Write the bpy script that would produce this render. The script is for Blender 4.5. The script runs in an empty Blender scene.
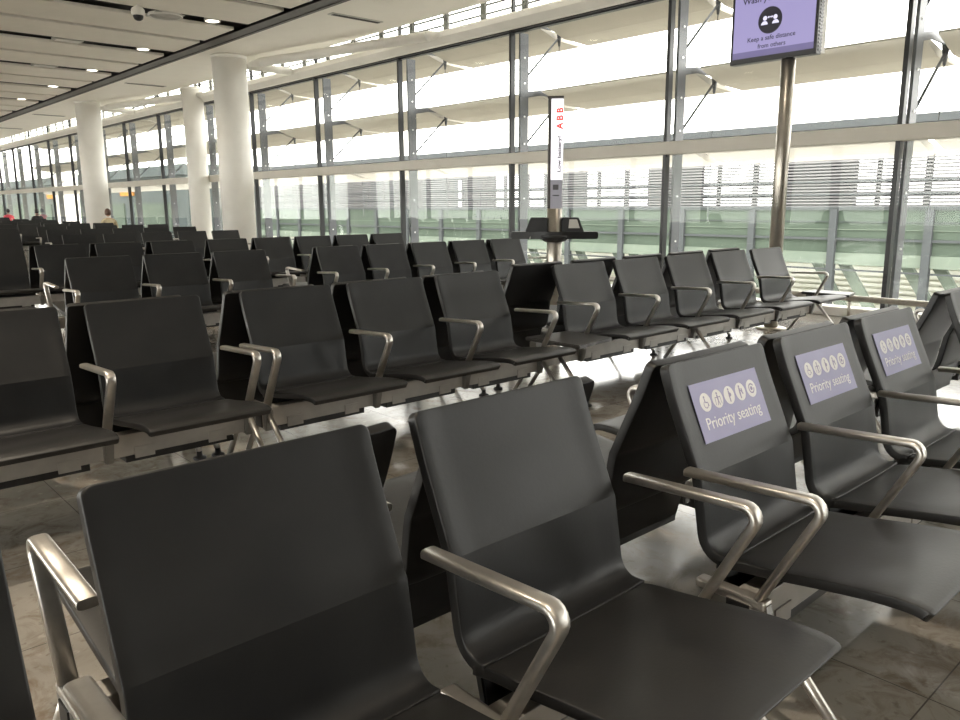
import bpy, bmesh, math, random
from mathutils import Vector, Matrix
random.seed(7)
scene = bpy.context.scene
COL = scene.collection
PI = math.pi

# ------------------------------------------------------------------ materials
def mat(name, color, rough=0.5, metal=0.0, spec=0.5, emit=None, estr=0.0, coat=0.0):
    m = bpy.data.materials.new(name); m.use_nodes = True
    b = m.node_tree.nodes['Principled BSDF']
    b.inputs['Base Color'].default_value = (*color, 1)
    b.inputs['Roughness'].default_value = rough
    b.inputs['Metallic'].default_value = metal
    b.inputs['Specular IOR Level'].default_value = spec
    b.inputs['Coat Weight'].default_value = coat
    if emit:
        b.inputs['Emission Color'].default_value = (*emit, 1)
        b.inputs['Emission Strength'].default_value = estr
    return m

def noise_mat(name, c1, c2, scale, rough=0.5, metal=0.0, spec=0.5, bump=0.0, detail=4.0, lo=0.35, hi=0.65, r2=None):
    m = mat(name, c1, rough, metal, spec)
    nt = m.node_tree; N = nt.nodes; L = nt.links
    b = N['Principled BSDF']
    tc = N.new('ShaderNodeTexCoord')
    nz = N.new('ShaderNodeTexNoise'); nz.inputs['Scale'].default_value = scale; nz.inputs['Detail'].default_value = detail
    L.new(tc.outputs['Object'], nz.inputs['Vector'])
    rp = N.new('ShaderNodeValToRGB')
    rp.color_ramp.elements[0].position = lo; rp.color_ramp.elements[0].color = (*c1, 1)
    rp.color_ramp.elements[1].position = hi; rp.color_ramp.elements[1].color = (*c2, 1)
    L.new(nz.outputs['Fac'], rp.inputs['Fac']); L.new(rp.outputs['Color'], b.inputs['Base Color'])
    if r2 is not None:
        mr = N.new('ShaderNodeMapRange'); mr.inputs['To Min'].default_value = rough; mr.inputs['To Max'].default_value = r2
        L.new(nz.outputs['Fac'], mr.inputs['Value']); L.new(mr.outputs['Result'], b.inputs['Roughness'])
    if bump:
        n2 = N.new('ShaderNodeTexNoise'); n2.inputs['Scale'].default_value = scale * 12
        L.new(tc.outputs['Object'], n2.inputs['Vector'])
        bp = N.new('ShaderNodeBump'); bp.inputs['Strength'].default_value = bump; bp.inputs['Distance'].default_value = 0.002
        L.new(n2.outputs['Fac'], bp.inputs['Height']); L.new(bp.outputs['Normal'], b.inputs['Normal'])
    return m

M = {}
M['leather'] = noise_mat('black_leather', (0.0095, 0.0101, 0.0112), (0.0125, 0.0132, 0.0142), 9, 0.36, 0, 0.36, 0.10, r2=0.46)
M['pan'] = noise_mat('black_seat_leather', (0.0115, 0.0115, 0.0118), (0.016, 0.0158, 0.0156), 9, 0.36, 0, 0.48, 0.12, r2=0.46)
M['shell'] = mat('black_shell', (0.006, 0.006, 0.0065), 0.45)
M['alu'] = noise_mat('satin_aluminium', (0.52, 0.50, 0.47), (0.60, 0.575, 0.54), 30, 0.36, 0.9, 0.5, 0.03)
M['beam'] = noise_mat('grey_beam', (0.36, 0.345, 0.32), (0.42, 0.40, 0.37), 14, 0.45, 0.35, 0.5)
M['bracket'] = mat('grey_bracket', (0.20, 0.195, 0.185), 0.4, 0.6)
M['black'] = mat('black_plastic', (0.012, 0.012, 0.013), 0.45)
M['table'] = noise_mat('dark_laminate', (0.05, 0.048, 0.046), (0.065, 0.062, 0.06), 20, 0.3, 0, 0.5)
M['lilac'] = noise_mat('lilac_vinyl', (0.32, 0.32, 0.54), (0.35, 0.35, 0.57), 6, 0.45, 0, 0.4)
M['lilac_ink'] = mat('lilac_ink', (0.30, 0.28, 0.46), 0.5)
M['sign_white'] = mat('sign_white', (0.80, 0.80, 0.82), 0.45)
M['white'] = noise_mat('white_paint', (0.76, 0.74, 0.69), (0.80, 0.78, 0.73), 3, 0.42, 0, 0.4)
M['ceil'] = noise_mat('cream_ceiling', (0.80, 0.765, 0.685), (0.84, 0.80, 0.72), 2, 0.6, 0, 0.3)
M['soffit'] = noise_mat('cream_soffit', (0.83, 0.80, 0.73), (0.86, 0.83, 0.76), 2, 0.5, 0, 0.3)
M['void'] = mat('ceiling_void', (0.03, 0.028, 0.026), 0.8)
M['rail'] = mat('dark_ceiling_rail', (0.075, 0.07, 0.065), 0.5, 0.2)
M['transom'] = noise_mat('beige_transom', (0.52, 0.49, 0.43), (0.55, 0.52, 0.46), 3, 0.45, 0, 0.4)
M['mullion'] = mat('black_mullion', (0.022, 0.023, 0.024), 0.4, 0.3)
M['fin'] = mat('grey_fin', (0.10, 0.105, 0.115), 0.45, 0.2)
M['bolt'] = mat('bright_bolt', (0.8, 0.8, 0.8), 0.3, 0.6)
M['blade'] = noise_mat('sunshade_paint', (0.46, 0.435, 0.385), (0.49, 0.465, 0.41), 1.5, 0.55, 0, 0.3)
M['steel'] = noise_mat('brushed_steel', (0.40, 0.375, 0.33), (0.46, 0.43, 0.38), 8, 0.32, 0.85, 0.5)
M['dark_steel'] = mat('dark_steel', (0.10, 0.095, 0.09), 0.4, 0.6)
M['wall'] = noise_mat('plaster', (0.55, 0.53, 0.48), (0.58, 0.56, 0.51), 2, 0.7)
M['wall_dark'] = noise_mat('darkened_back_wall', (0.10, 0.09, 0.08), (0.13, 0.115, 0.10), 2, 0.7)  # unseen back wall, darkened to dim its reflection in the seat backs
M['lamp'] = mat('lamp_glow', (1, 1, 1), 0.5, 0, 0.5, (1.0, 0.93, 0.80), 6.0)
M['grille'] = mat('grey_grille', (0.50, 0.485, 0.45), 0.5)
M['bezel'] = mat('black_bezel', (0.010, 0.010, 0.013), 0.35)
M['screen'] = mat('lilac_screen', (0.02, 0.02, 0.02), 0.3, 0, 0.5, (0.38, 0.335, 0.62), 0.40)
M['screen_band'] = mat('purple_screen_band', (0.02, 0.02, 0.02), 0.3, 0, 0.5, (0.16, 0.135, 0.30), 0.42)
M['screen_ink'] = mat('navy_screen_ink', (0.012, 0.010, 0.03), 0.35)
M['screen_white'] = mat('white_screen_icon', (0.02, 0.02, 0.02), 0.3, 0, 0.5, (0.75, 0.72, 0.95), 0.5)
M['lightbox'] = mat('white_lightbox', (0.8, 0.8, 0.8), 0.3, 0, 0.5, (0.95, 0.90, 1.0), 0.42)
M['red'] = mat('red_letter', (0.75, 0.03, 0.015), 0.5, 0, 0.3, (0.8, 0.05, 0.02), 0.3)
M['ink'] = mat('grey_letter', (0.10, 0.10, 0.11), 0.5)
M['notice'] = mat('pale_notice', (0.42, 0.42, 0.50), 0.5)
M['green'] = noise_mat('green_spandrel_glass', (0.052, 0.068, 0.053), (0.066, 0.084, 0.066), 0.5, 0.35, 0, 0.4)
M['green_pale'] = noise_mat('pale_green_steel', (0.115, 0.14, 0.115), (0.135, 0.16, 0.13), 0.7, 0.5)
M['slate'] = mat('grey_post', (0.058, 0.063, 0.065), 0.5)
M['louvre'] = noise_mat('pale_grey_louvre', (0.13, 0.128, 0.132), (0.15, 0.147, 0.15), 0.6, 0.5)
M['louvre_w'] = noise_mat('white_louvre', (0.74, 0.74, 0.66), (0.78, 0.78, 0.70), 0.6, 0.55)
M['pale'] = noise_mat('pale_panel', (0.14, 0.14, 0.135), (0.17, 0.17, 0.16), 0.6, 0.5)
M['terminal'] = noise_mat('grey_cladding', (0.045, 0.055, 0.055), (0.06, 0.07, 0.07), 0.25, 0.5)
M['orange'] = mat('orange_paint', (0.35, 0.14, 0.02), 0.5)
M['apron'] = noise_mat('apron_concrete', (0.22, 0.215, 0.20), (0.26, 0.255, 0.235), 0.25, 0.8)
M['skin'] = noise_mat('skin', (0.45, 0.27, 0.19), (0.50, 0.31, 0.22), 12, 0.5)
M['hair_black'] = noise_mat('black_hair', (0.010, 0.009, 0.009), (0.02, 0.018, 0.016), 40, 0.5)
M['hair_brown'] = noise_mat('brown_hair', (0.085, 0.045, 0.03), (0.12, 0.065, 0.04), 40, 0.5)
M['cl_red'] = noise_mat('red_cloth', (0.62, 0.06, 0.09), (0.70, 0.09, 0.12), 12, 0.8)
M['cl_black'] = noise_mat('black_cloth', (0.018, 0.018, 0.018), (0.03, 0.03, 0.03), 12, 0.8)
M['cl_tan'] = noise_mat('tan_cloth', (0.46, 0.38, 0.24), (0.54, 0.45, 0.30), 12, 0.8)
M['cl_navy'] = noise_mat('navy_cloth', (0.02, 0.025, 0.05), (0.03, 0.035, 0.06), 12, 0.8)

def glass_mat():
    m = bpy.data.materials.new('window_glass'); m.use_nodes = True
    nt = m.node_tree; N = nt.nodes; L = nt.links
    for n in list(N): N.remove(n)
    out = N.new('ShaderNodeOutputMaterial'); mx = N.new('ShaderNodeMixShader')
    tr = N.new('ShaderNodeBsdfTransparent'); tr.inputs['Color'].default_value = (0.975, 0.983, 0.973, 1)
    gl = N.new('ShaderNodeBsdfGlossy'); gl.inputs['Roughness'].default_value = 0.0
    gl.inputs['Color'].default_value = (0.9, 0.95, 0.92, 1)
    fr = N.new('ShaderNodeFresnel'); fr.inputs['IOR'].default_value = 1.5
    ge = N.new('ShaderNodeNewGeometry'); mr = N.new('ShaderNodeMapRange')
    mr.inputs['To Min'].default_value = 1.22; mr.inputs['To Max'].default_value = 1/1.22
    L.new(ge.outputs['Backfacing'], mr.inputs['Value']); L.new(mr.outputs['Result'], fr.inputs['IOR'])
    L.new(fr.outputs['Fac'], mx.inputs['Fac']); L.new(tr.outputs['BSDF'], mx.inputs[1]); L.new(gl.outputs['BSDF'], mx.inputs[2])
    L.new(mx.outputs['Shader'], out.inputs['Surface'])
    return m
M['glass'] = glass_mat()

def floor_mat():
    m = mat('polished_granite', (0.3, 0.28, 0.25), 0.1, 0, 0.55)
    nt = m.node_tree; N = nt.nodes; L = nt.links; b = N['Principled BSDF']
    g = N.new('ShaderNodeNewGeometry')
    def noise(scale, detail, dist=0.0, rough=0.55):
        n = N.new('ShaderNodeTexNoise'); n.inputs['Scale'].default_value = scale; n.inputs['Detail'].default_value = detail
        n.inputs['Distortion'].default_value = dist; n.inputs['Roughness'].default_value = rough
        L.new(g.outputs['Position'], n.inputs['Vector']); return n
    def ramp(src, pts):
        r = N.new('ShaderNodeValToRGB'); e = r.color_ramp.elements
        e[0].position, e[0].color = pts[0][0], (*pts[0][1], 1)
        e[1].position, e[1].color = pts[-1][0], (*pts[-1][1], 1)
        for p, c in pts[1:-1]:
            x = e.new(p); x.color = (*c, 1)
        L.new(src, r.inputs['Fac']); return r
    def mix(kind, fac, a, c):
        x = N.new('ShaderNodeMix'); x.data_type = 'RGBA'; x.blend_type = kind
        if isinstance(fac, float): x.inputs['Factor'].default_value = fac
        else: L.new(fac, x.inputs['Factor'])
        L.new(a, x.inputs['A'])
        if isinstance(c, tuple): x.inputs['B'].default_value = (*c, 1)
        else: L.new(c, x.inputs['B'])
        return x.outputs['Result']
    base = ramp(noise(1.7, 6, 0.4).outputs['Fac'], [(0.30, (0.22, 0.205, 0.182)), (0.5, (0.30, 0.281, 0.25)), (0.70, (0.385, 0.358, 0.315))])
    veins = ramp(noise(7.0, 8, 0.9, 0.7).outputs['Fac'], [(0.48, (0, 0, 0)), (0.66, (1, 1, 1))])
    c = mix('MIX', veins.outputs['Color'], base.outputs['Color'], (0.19, 0.15, 0.115))
    specks = ramp(noise(26.0, 3, 0.3).outputs['Fac'], [(0.62, (0, 0, 0)), (0.73, (.7, .7, .7))])
    c = mix('MIX', specks.outputs['Color'], c, (0.165, 0.135, 0.11))
    pale = ramp(noise(19.0, 3, 0.2).outputs['Fac'], [(0.64, (0, 0, 0)), (0.73, (.7, .7, .7))])
    c = mix('MIX', pale.outputs['Color'], c, (0.40, 0.375, 0.335))
    # tile joints, 0.612 m grid
    sx = N.new('ShaderNodeSeparateXYZ'); L.new(g.outputs['Position'], sx.inputs[0])
    def joint(o, off):
        a = N.new('ShaderNodeMath'); a.operation = 'ADD'; a.inputs[1].default_value = -off + 61.2
        L.new(o, a.inputs[0])
        d = N.new('ShaderNodeMath'); d.operation = 'DIVIDE'; d.inputs[1].default_value = 0.612; L.new(a.outputs[0], d.inputs[0])
        f = N.new('ShaderNodeMath'); f.operation = 'FRACT'; L.new(d.outputs[0], f.inputs[0])
        l = N.new('ShaderNodeMath'); l.operation = 'LESS_THAN'; l.inputs[1].default_value = 0.0065; L.new(f.outputs[0], l.inputs[0])
        return l
    jx, jy = joint(sx.outputs['X'], 0.83), joint(sx.outputs['Y'], 0.555)
    mx = N.new('ShaderNodeMath'); mx.operation = 'MAXIMUM'
    L.new(jx.outputs[0], mx.inputs[0]); L.new(jy.outputs[0], mx.inputs[1])
    c = mix('MIX', mx.outputs[0], c, (0.11, 0.10, 0.09))
    L.new(c, b.inputs['Base Color'])
    rr = N.new('ShaderNodeMapRange'); rr.inputs['To Min'].default_value = 0.06; rr.inputs['To Max'].default_value = 0.17
    L.new(noise(3.5, 3).outputs['Fac'], rr.inputs['Value']); L.new(rr.outputs['Result'], b.inputs['Roughness'])
    return m
M['floor'] = floor_mat()

for q in ('green', 'green_pale', 'slate', 'louvre', 'louvre_w', 'pale', 'terminal', 'orange', 'apron', 'blade'):
    b_ = M[q].node_tree.nodes['Principled BSDF']; b_.inputs['Specular IOR Level'].default_value = 0.06; b_.inputs['Roughness'].default_value = 0.85

# ------------------------------------------------------------------ mesh helpers
def put(name, me, parent=None, loc=(0, 0, 0), rz=0.0):
    o = bpy.data.objects.new(name, me); COL.objects.link(o)
    o.location = loc; o.rotation_euler = (0, 0, rz)
    if parent: o.parent = parent
    return o
def tag(o, label=None, cat=None, group=None, kind=None):
    if label: o['label'] = label
    if cat: o['category'] = cat
    if group: o['group'] = group
    if kind: o['kind'] = kind
    return o
def empty(name, loc=(0, 0, 0), rz=0.0):
    o = bpy.data.objects.new(name, None); COL.objects.link(o)
    o.location = loc; o.rotation_euler = (0, 0, rz); o.empty_display_size = 0.1
    return o

class MB:
    """collects shapes into one mesh with material slots"""
    def __init__(s): s.bm = bmesh.new(); s.mats = []
    def mi(s, m):
        if m not in s.mats: s.mats.append(m)
        return s.mats.index(m)
    def box(s, x0, x1, y0, y1, z0, z1, m, bev=0.0):
        t = bmesh.new(); bmesh.ops.create_cube(t, size=1)
        bmesh.ops.scale(t, vec=(abs(x1-x0), abs(y1-y0), abs(z1-z0)), verts=t.verts)
        bmesh.ops.translate(t, vec=((x0+x1)/2, (y0+y1)/2, (z0+z1)/2), verts=t.verts)
        if bev: bmesh.ops.bevel(t, geom=t.edges[:], offset=bev, segments=2, affect='EDGES', profile=0.6)
        return s.add(t, m)
    def add(s, t, m, mtx=None, smooth=False):
        i = s.mi(m); vm = {}
        for v in t.verts: vm[v] = s.bm.verts.new(mtx @ v.co if mtx else v.co)
        for f in t.faces:
            try: nf = s.bm.faces.new([vm[v] for v in f.verts])
            except ValueError: continue
            nf.material_index = i; nf.smooth = smooth or f.smooth
        t.free(); return s
    def cyl(s, p0, p1, r0, m, r1=None, seg=16):
        r1 = r0 if r1 is None else r1
        p0, p1 = Vector(p0), Vector(p1); d = p1 - p0
        t = bmesh.new()
        bmesh.ops.create_cone(t, cap_ends=True, segments=seg, radius1=r0, radius2=r1, depth=d.length)
        q = Vector((0, 0, 1)).rotation_difference(d)
        for f in t.faces: f.smooth = len(f.verts) == 4
        return s.add(t, m, Matrix.Translation((p0 + p1) / 2) @ q.to_matrix().to_4x4())
    def lathe(s, prof, m, seg=32, c=(0, 0, 0), ring=False):
        t = bmesh.new(); rings = []
        for r, z in prof:
            rings.append([t.verts.new((c[0]+r*math.cos(2*PI*k/seg), c[1]+r*math.sin(2*PI*k/seg), c[2]+z)) for k in range(seg)])
        if ring: rings.append(rings[0])
        for a, b in zip(rings, rings[1:]):
            for k in range(seg):
                f = t.faces.new((a[k], a[(k+1) % seg], b[(k+1) % seg], b[k])); f.smooth = not ring
        if not ring: t.faces.new(rings[0][::-1]); t.faces.new(rings[-1])
        bmesh.ops.recalc_face_normals(t, faces=t.faces[:])
        return s.add(t, m)
    def poly(s, pts, m):
        i = s.mi(m); f = s.bm.faces.new([s.bm.verts.new(p) for p in pts]); f.material_index = i; return s
    def prism(s, pts, axis, a, b, m, bev=0.0):
        """pts 2D polygon extruded along axis from a to b"""
        t = bmesh.new()
        def P(p, w):
            return {'x': (w, p[0], p[1]), 'y': (p[0], w, p[1]), 'z': (p[0], p[1], w)}[axis]
        A = [t.verts.new(P(p, a)) for p in pts]; B = [t.verts.new(P(p, b)) for p in pts]
        n = len(pts)
        t.faces.new(A); t.faces.new(B[::-1])
        for k in range(n): t.faces.new((A[k], B[k], B[(k+1) % n], A[(k+1) % n]))
        bmesh.ops.recalc_face_normals(t, faces=t.faces[:])
        if bev: bmesh.ops.bevel(t, geom=t.edges[:], offset=bev, segments=2, affect='EDGES')
        return s.add(t, m)
    def sweep(s, pts, w, h, m, wdir=(1, 0, 0), seg=12, power=3.0, caps=True):
        """rounded-rect section swept along pts; w along wdir, h across"""
        wd = Vector(wdir); pts = [Vector(p) for p in pts]; t = bmesh.new(); rings = []
        n = len(pts)
        for k, p in enumerate(pts):
            tg = (pts[min(k+1, n-1)] - pts[max(k-1, 0)]).normalized()
            hd = tg.cross(wd).normalized()
            ring = []
            sc = 1.0
            for j in range(seg):
                a = 2*PI*(j+0.5)/seg; ca, sa = math.cos(a), math.sin(a)
                u = math.copysign(abs(ca)**(2/power), ca)*w/2*sc; v = math.copysign(abs(sa)**(2/power), sa)*h/2*sc
                ring.append(t.verts.new(p + wd*u + hd*v))
            rings.append(ring)
        for a, b in zip(rings, rings[1:]):
            for j in range(seg):
                f = t.faces.new((a[j], a[(j+1) % seg], b[(j+1) % seg], b[j])); f.smooth = True
        t.faces.new(rings[0][::-1]); t.faces.new(rings[-1])
        bmesh.ops.recalc_face_normals(t, faces=t.faces[:])
        return s.add(t, m)
    def mesh(s, name):
        bmesh.ops.recalc_face_normals(s.bm, faces=s.bm.faces[:])
        me = bpy.data.meshes.new(name); s.bm.to_mesh(me); s.bm.free()
        for m in s.mats: me.materials.append(m)
        return me
    def obj(s, name, parent=None, loc=(0, 0, 0), rz=0.0):
        return put(name, s.mesh(name), parent, loc, rz)

def text_bm(body, size, bold=0.0, align='LEFT'):
    cu = bpy.data.curves.new('lettering', 'FONT'); cu.body = body; cu.size = size; cu.align_x = align
    cu.resolution_u = 3; cu.extrude = 0.0004; cu.offset = bold*size
    o = bpy.data.objects.new('lettering', cu); COL.objects.link(o)
    dg = bpy.context.evaluated_depsgraph_get()
    me = bpy.data.meshes.new_from_object(o.evaluated_get(dg))
    bm = bmesh.new(); bm.from_mesh(me)
    bpy.data.objects.remove(o); bpy.data.meshes.remove(me); bpy.data.curves.remove(cu)
    return bm
def text_width(bm):
    xs = [v.co.x for v in bm.verts]; return min(xs), max(xs)
def fit(bm, width):
    a, b = text_width(bm); k = width/(b-a)
    for v in bm.verts: v.co.x = (v.co.x-a)*k; v.co.y *= k
    return bm
def axes(origin, ex, ey):
    ex, ey = Vector(ex).normalized(), Vector(ey).normalized(); ez = ex.cross(ey)
    m = Matrix((ex, ey, ez)).transposed().to_4x4(); m.translation = Vector(origin); return m

# ------------------------------------------------------------------ camera
F_PX, PITCH, ROLL, YAW, HC = 782.7, 0.1952, -0.0056, 0.7392, 1.246
fw = Vector((math.sin(YAW)*math.cos(PITCH), math.cos(YAW)*math.cos(PITCH), -math.sin(PITCH)))
r_ = fw.cross(Vector((0, 0, 1))).normalized(); u_ = r_.cross(fw)
rr = math.cos(ROLL)*r_ + math.sin(ROLL)*u_; uu = -math.sin(ROLL)*r_ + math.cos(ROLL)*u_
cam = bpy.data.cameras.new('camera'); cam.sensor_width = 36; cam.lens = F_PX/960*36; cam.clip_start = 0.03; cam.clip_end = 600
co = bpy.data.objects.new('camera', cam); COL.objects.link(co)
mw = Matrix((rr, uu, -fw)).transposed().to_4x4(); mw.translation = (0, 0, HC); co.matrix_world = mw
scene.camera = co

# ------------------------------------------------------------------ seat meshes
W, PITCHX = 0.49, 0.595
def profile(pts, n):
    """resample a polyline smoothly (Catmull-Rom) by arc length"""
    P = [Vector(p) for p in pts]; out = []
    Q = [2*P[0]-P[1]] + P + [2*P[-1]-P[-2]]
    dense = []
    for i in range(1, len(Q)-2):
        for k in range(16):
            t = k/16
            dense.append(0.5*((2*Q[i]) + (Q[i+1]-Q[i-1])*t + (2*Q[i-1]-5*Q[i]+4*Q[i+1]-Q[i+2])*t*t + (3*Q[i]-Q[i-1]-3*Q[i+1]+Q[i+2])*t**3))
    dense.append(P[-1])
    ds = [0]
    for a, b in zip(dense, dense[1:]): ds.append(ds[-1]+(b-a).length)
    for k in range(n):
        s = ds[-1]*k/(n-1); j = 0
        while j < len(ds)-2 and ds[j+1] < s: j += 1
        t = (s-ds[j])/max(ds[j+1]-ds[j], 1e-9); out.append(dense[j].lerp(dense[j+1], t))
    return out, ds[-1]

BACK = [(0, .84), (-.030, .757), (-.072, .660), (-.1095, .574), (-.1140, .5635), (-.1172, .553), (-.134, .45), (-.142, .408), (-.156, .386), (-.180, .374), (-.21, .375)]
PAN = [(-.178, .366), (-.205, .370), (-.24, .3785), (-.34, .391), (-.45, .408), (-.55, .421), (-.62, .4245), (-.655, .420), (-.672, .411)]
TALL = [(.075, 1.03), (.05, .965), (.02, .89), (-.04, .757), (-.09, .640), (-.118, .55), (-.132, .45), (-.142, .408), (-.156, .386), (-.180, .374), (-.21, .375)]

def shell_mesh(name, pts, m, thick, r_top, r_bot, wing, nv=46, kink=0):
    """padded shell: front and back skins joined by a rounded rim"""
    prof, ln = profile([(p[0], p[1]) for p in pts], nv)
    S = [0]
    for a, b in zip(prof, prof[1:]): S.append(S[-1]+(b-a).length)
    T = S[-1]
    def at(s):
        j = 0
        while j < len(S)-2 and S[j+1] < s: j += 1
        t = (s-S[j])/max(S[j+1]-S[j], 1e-9); tg = (prof[j+1]-prof[j]).normalized()
        return prof[j].lerp(prof[j+1], t), Vector((-abs(tg.y), abs(tg.x)))
    us = [-1, -.9, -.8, -.7, -.45, -.2, 0, .2, .45, .7, .8, .9, 1]
    sv = set(k*T/(nv-1) for k in range(nv))
    for r, base, sg in ((r_top, 0, 1), (r_bot, T, -1)):
        if r:
            sv = set(x for x in sv if abs(x-base) > r)
            for k in range(8): sv.add(base + sg*r*(1-math.cos(k/7*PI/2)))
    sv.update((0, T)); sv = sorted(sv)
    bm = bmesh.new()
    def pos(s, u, inset, depth):
        hw = W/2
        if r_top and s < r_top: hw -= r_top - math.sqrt(max(r_top**2-(r_top-s)**2, 0))
        if r_bot and T-s < r_bot: q = T-s; hw -= r_bot - math.sqrt(max(r_bot**2-(r_bot-q)**2, 0))
        ss = T/2 + (s-T/2)*(1-2*inset/T)
        p, n = at(ss); x = u*hw*(1-2*inset/W)
        e = max(0, (abs(x)/(W/2)-.72)/.28); d = wing*e*e*(3-2*e) - depth
        return (W/2+x, p.x+n.x*d, p.y+n.y*d)
    def grid(inset, depth): return [[bm.verts.new(pos(s, u, inset, depth)) for u in us] for s in sv]
    nr, nc = len(sv), len(us)
    per = [(0, c) for c in range(nc)] + [(r, nc-1) for r in range(1, nr)] + [(nr-1, c) for c in range(nc-2, -1, -1)] + [(r, 0) for r in range(nr-2, 0, -1)]
    e = .0035
    A, B = grid(e, 0), grid(e, thick)
    for G in (A, B):
        for r in range(nr-1):
            for c in range(nc-1):
                f = bm.faces.new((G[r][c], G[r][c+1], G[r+1][c+1], G[r+1][c])); f.material_index = 0 if G is A else 1
    loops = [[A[r][c] for r, c in per]]
    for ins, dep in ((e*.45, e*.12), (e*.12, e*.45), (0, e), (0, thick-e), (e*.12, thick-e*.45), (e*.45, thick-e*.12)):
        loops.append([bm.verts.new(pos(sv[r], us[c], ins, dep)) for r, c in per])
    loops.append([B[r][c] for r, c in per])
    for a, b in zip(loops, loops[1:]):
        for k in range(len(per)): bm.faces.new((a[k], a[(k+1) % len(per)], b[(k+1) % len(per)], b[k])).material_index = 1
    bmesh.ops.recalc_face_normals(bm, faces=bm.faces[:])
    for f in bm.faces: f.smooth = True
    for a in A[1:-1]:
        if kink and abs(a[6].co.z-kink) < .0056:
            for k in range(nc-1): bm.edges.get((a[k], a[k+1])).smooth = False
            break
    me = bpy.data.meshes.new(name); bm.to_mesh(me); bm.free(); me.materials.append(m); me.materials.append(M['shell'])
    return me
ME = {}
ME['backrest'] = shell_mesh('backrest', BACK, M['leather'], 0.028, 0.018, 0.0, 0.004, kink=.565)
ME['tall'] = shell_mesh('tall_backrest', TALL, M['leather'], 0.028, 0.05, 0.0, 0.004)
ME['seat'] = shell_mesh('seat', PAN, M['pan'], 0.026, 0.0, 0.010, 0.0)

def arc_path(pts, r, n=7):
    """polyline with filleted corners"""
    P = [Vector(p) for p in pts]; out = [P[0]]
    for i in range(1, len(P)-1):
        a, b, c = P[i-1], P[i], P[i+1]
        d1, d2 = (a-b).normalized(), (c-b).normalized()
        ang = d1.angle(d2); t = r/math.tan(ang/2)
        ctr = b + (d1+d2).normalized()*(r/math.sin(ang/2))
        s, e = b+d1*t-ctr, b+d2*t-ctr
        for k in range(n):
            th = s.angle(e); w = k/(n-1)
            out.append(ctr + (s*math.sin((1-w)*th) + e*math.sin(w*th))/math.sin(th))
    out.append(P[-1]); return out

def arm_mesh():
    b = MB()
    path = arc_path([(0, -.112, .595), (0, -.468, .612), (0, -.322, .335)], .027)
    b.sweep(path, .037, .021, M['alu'], seg=16, power=3.2)
    b.box(-.0185, .0185, -.345, -.16, .312, .336, M['alu'], .006)      # bearer under the seat edges
    return b.mesh('armrest')
ME['arm'] = arm_mesh()
def bracket_mesh():
    b = MB()
    b.prism([(-.352, .30), (-.345, .330), (-.20, .330), (-.20, .24), (-.33, .215)], 'x', -.017, .017, M['bracket'], .004)
    return b.mesh('beam_bracket')
ME['bracket'] = bracket_mesh()
def leg_mesh(front=True):
    b = MB()
    y0, y1 = (-.325, -.58) if front else (-.27, -.07)
    b.sweep([(0, y0, .315), (0, y0+(y1-y0)*.5, .172), (0, y1, .03)], .026, .026, M['alu'], seg=12, power=2.2)
    return b.mesh('leg')
ME['legf'], ME['legr'] = leg_mesh(True), leg_mesh(False)
def foot_mesh(y):
    b = MB(); b.lathe([(.031, 0), (.033, .006), (.028, .013), (.014, .016), (.013, .04)], M['black'], 20, (0, y, 0)); return b.mesh('foot')
ME['footf'], ME['footr'] = foot_mesh(-.58), foot_mesh(-.07)
def table_mesh():
    b = MB(); b.prism([(.03, -.655), (.44, -.60), (.44, -.22), (.03, -.20)], 'z', .395, .418, M['table'], .005)
    b.box(.02, .10, -.31, -.25, .30, .395, M['bracket'], .003)
    return b.mesh('side_table')
ME['table'] = table_mesh()

def back_point(s):
    prof, ln = profile(BACK, 60); acc = 0
    for a, b in zip(prof, prof[1:]):
        d = (b-a).length
        if acc + d >= s: return a.lerp(b, (s-acc)/d), (b-a).normalized()
        acc += d
    return prof[-1], (prof[-1]-prof[-2]).normalized()

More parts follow.
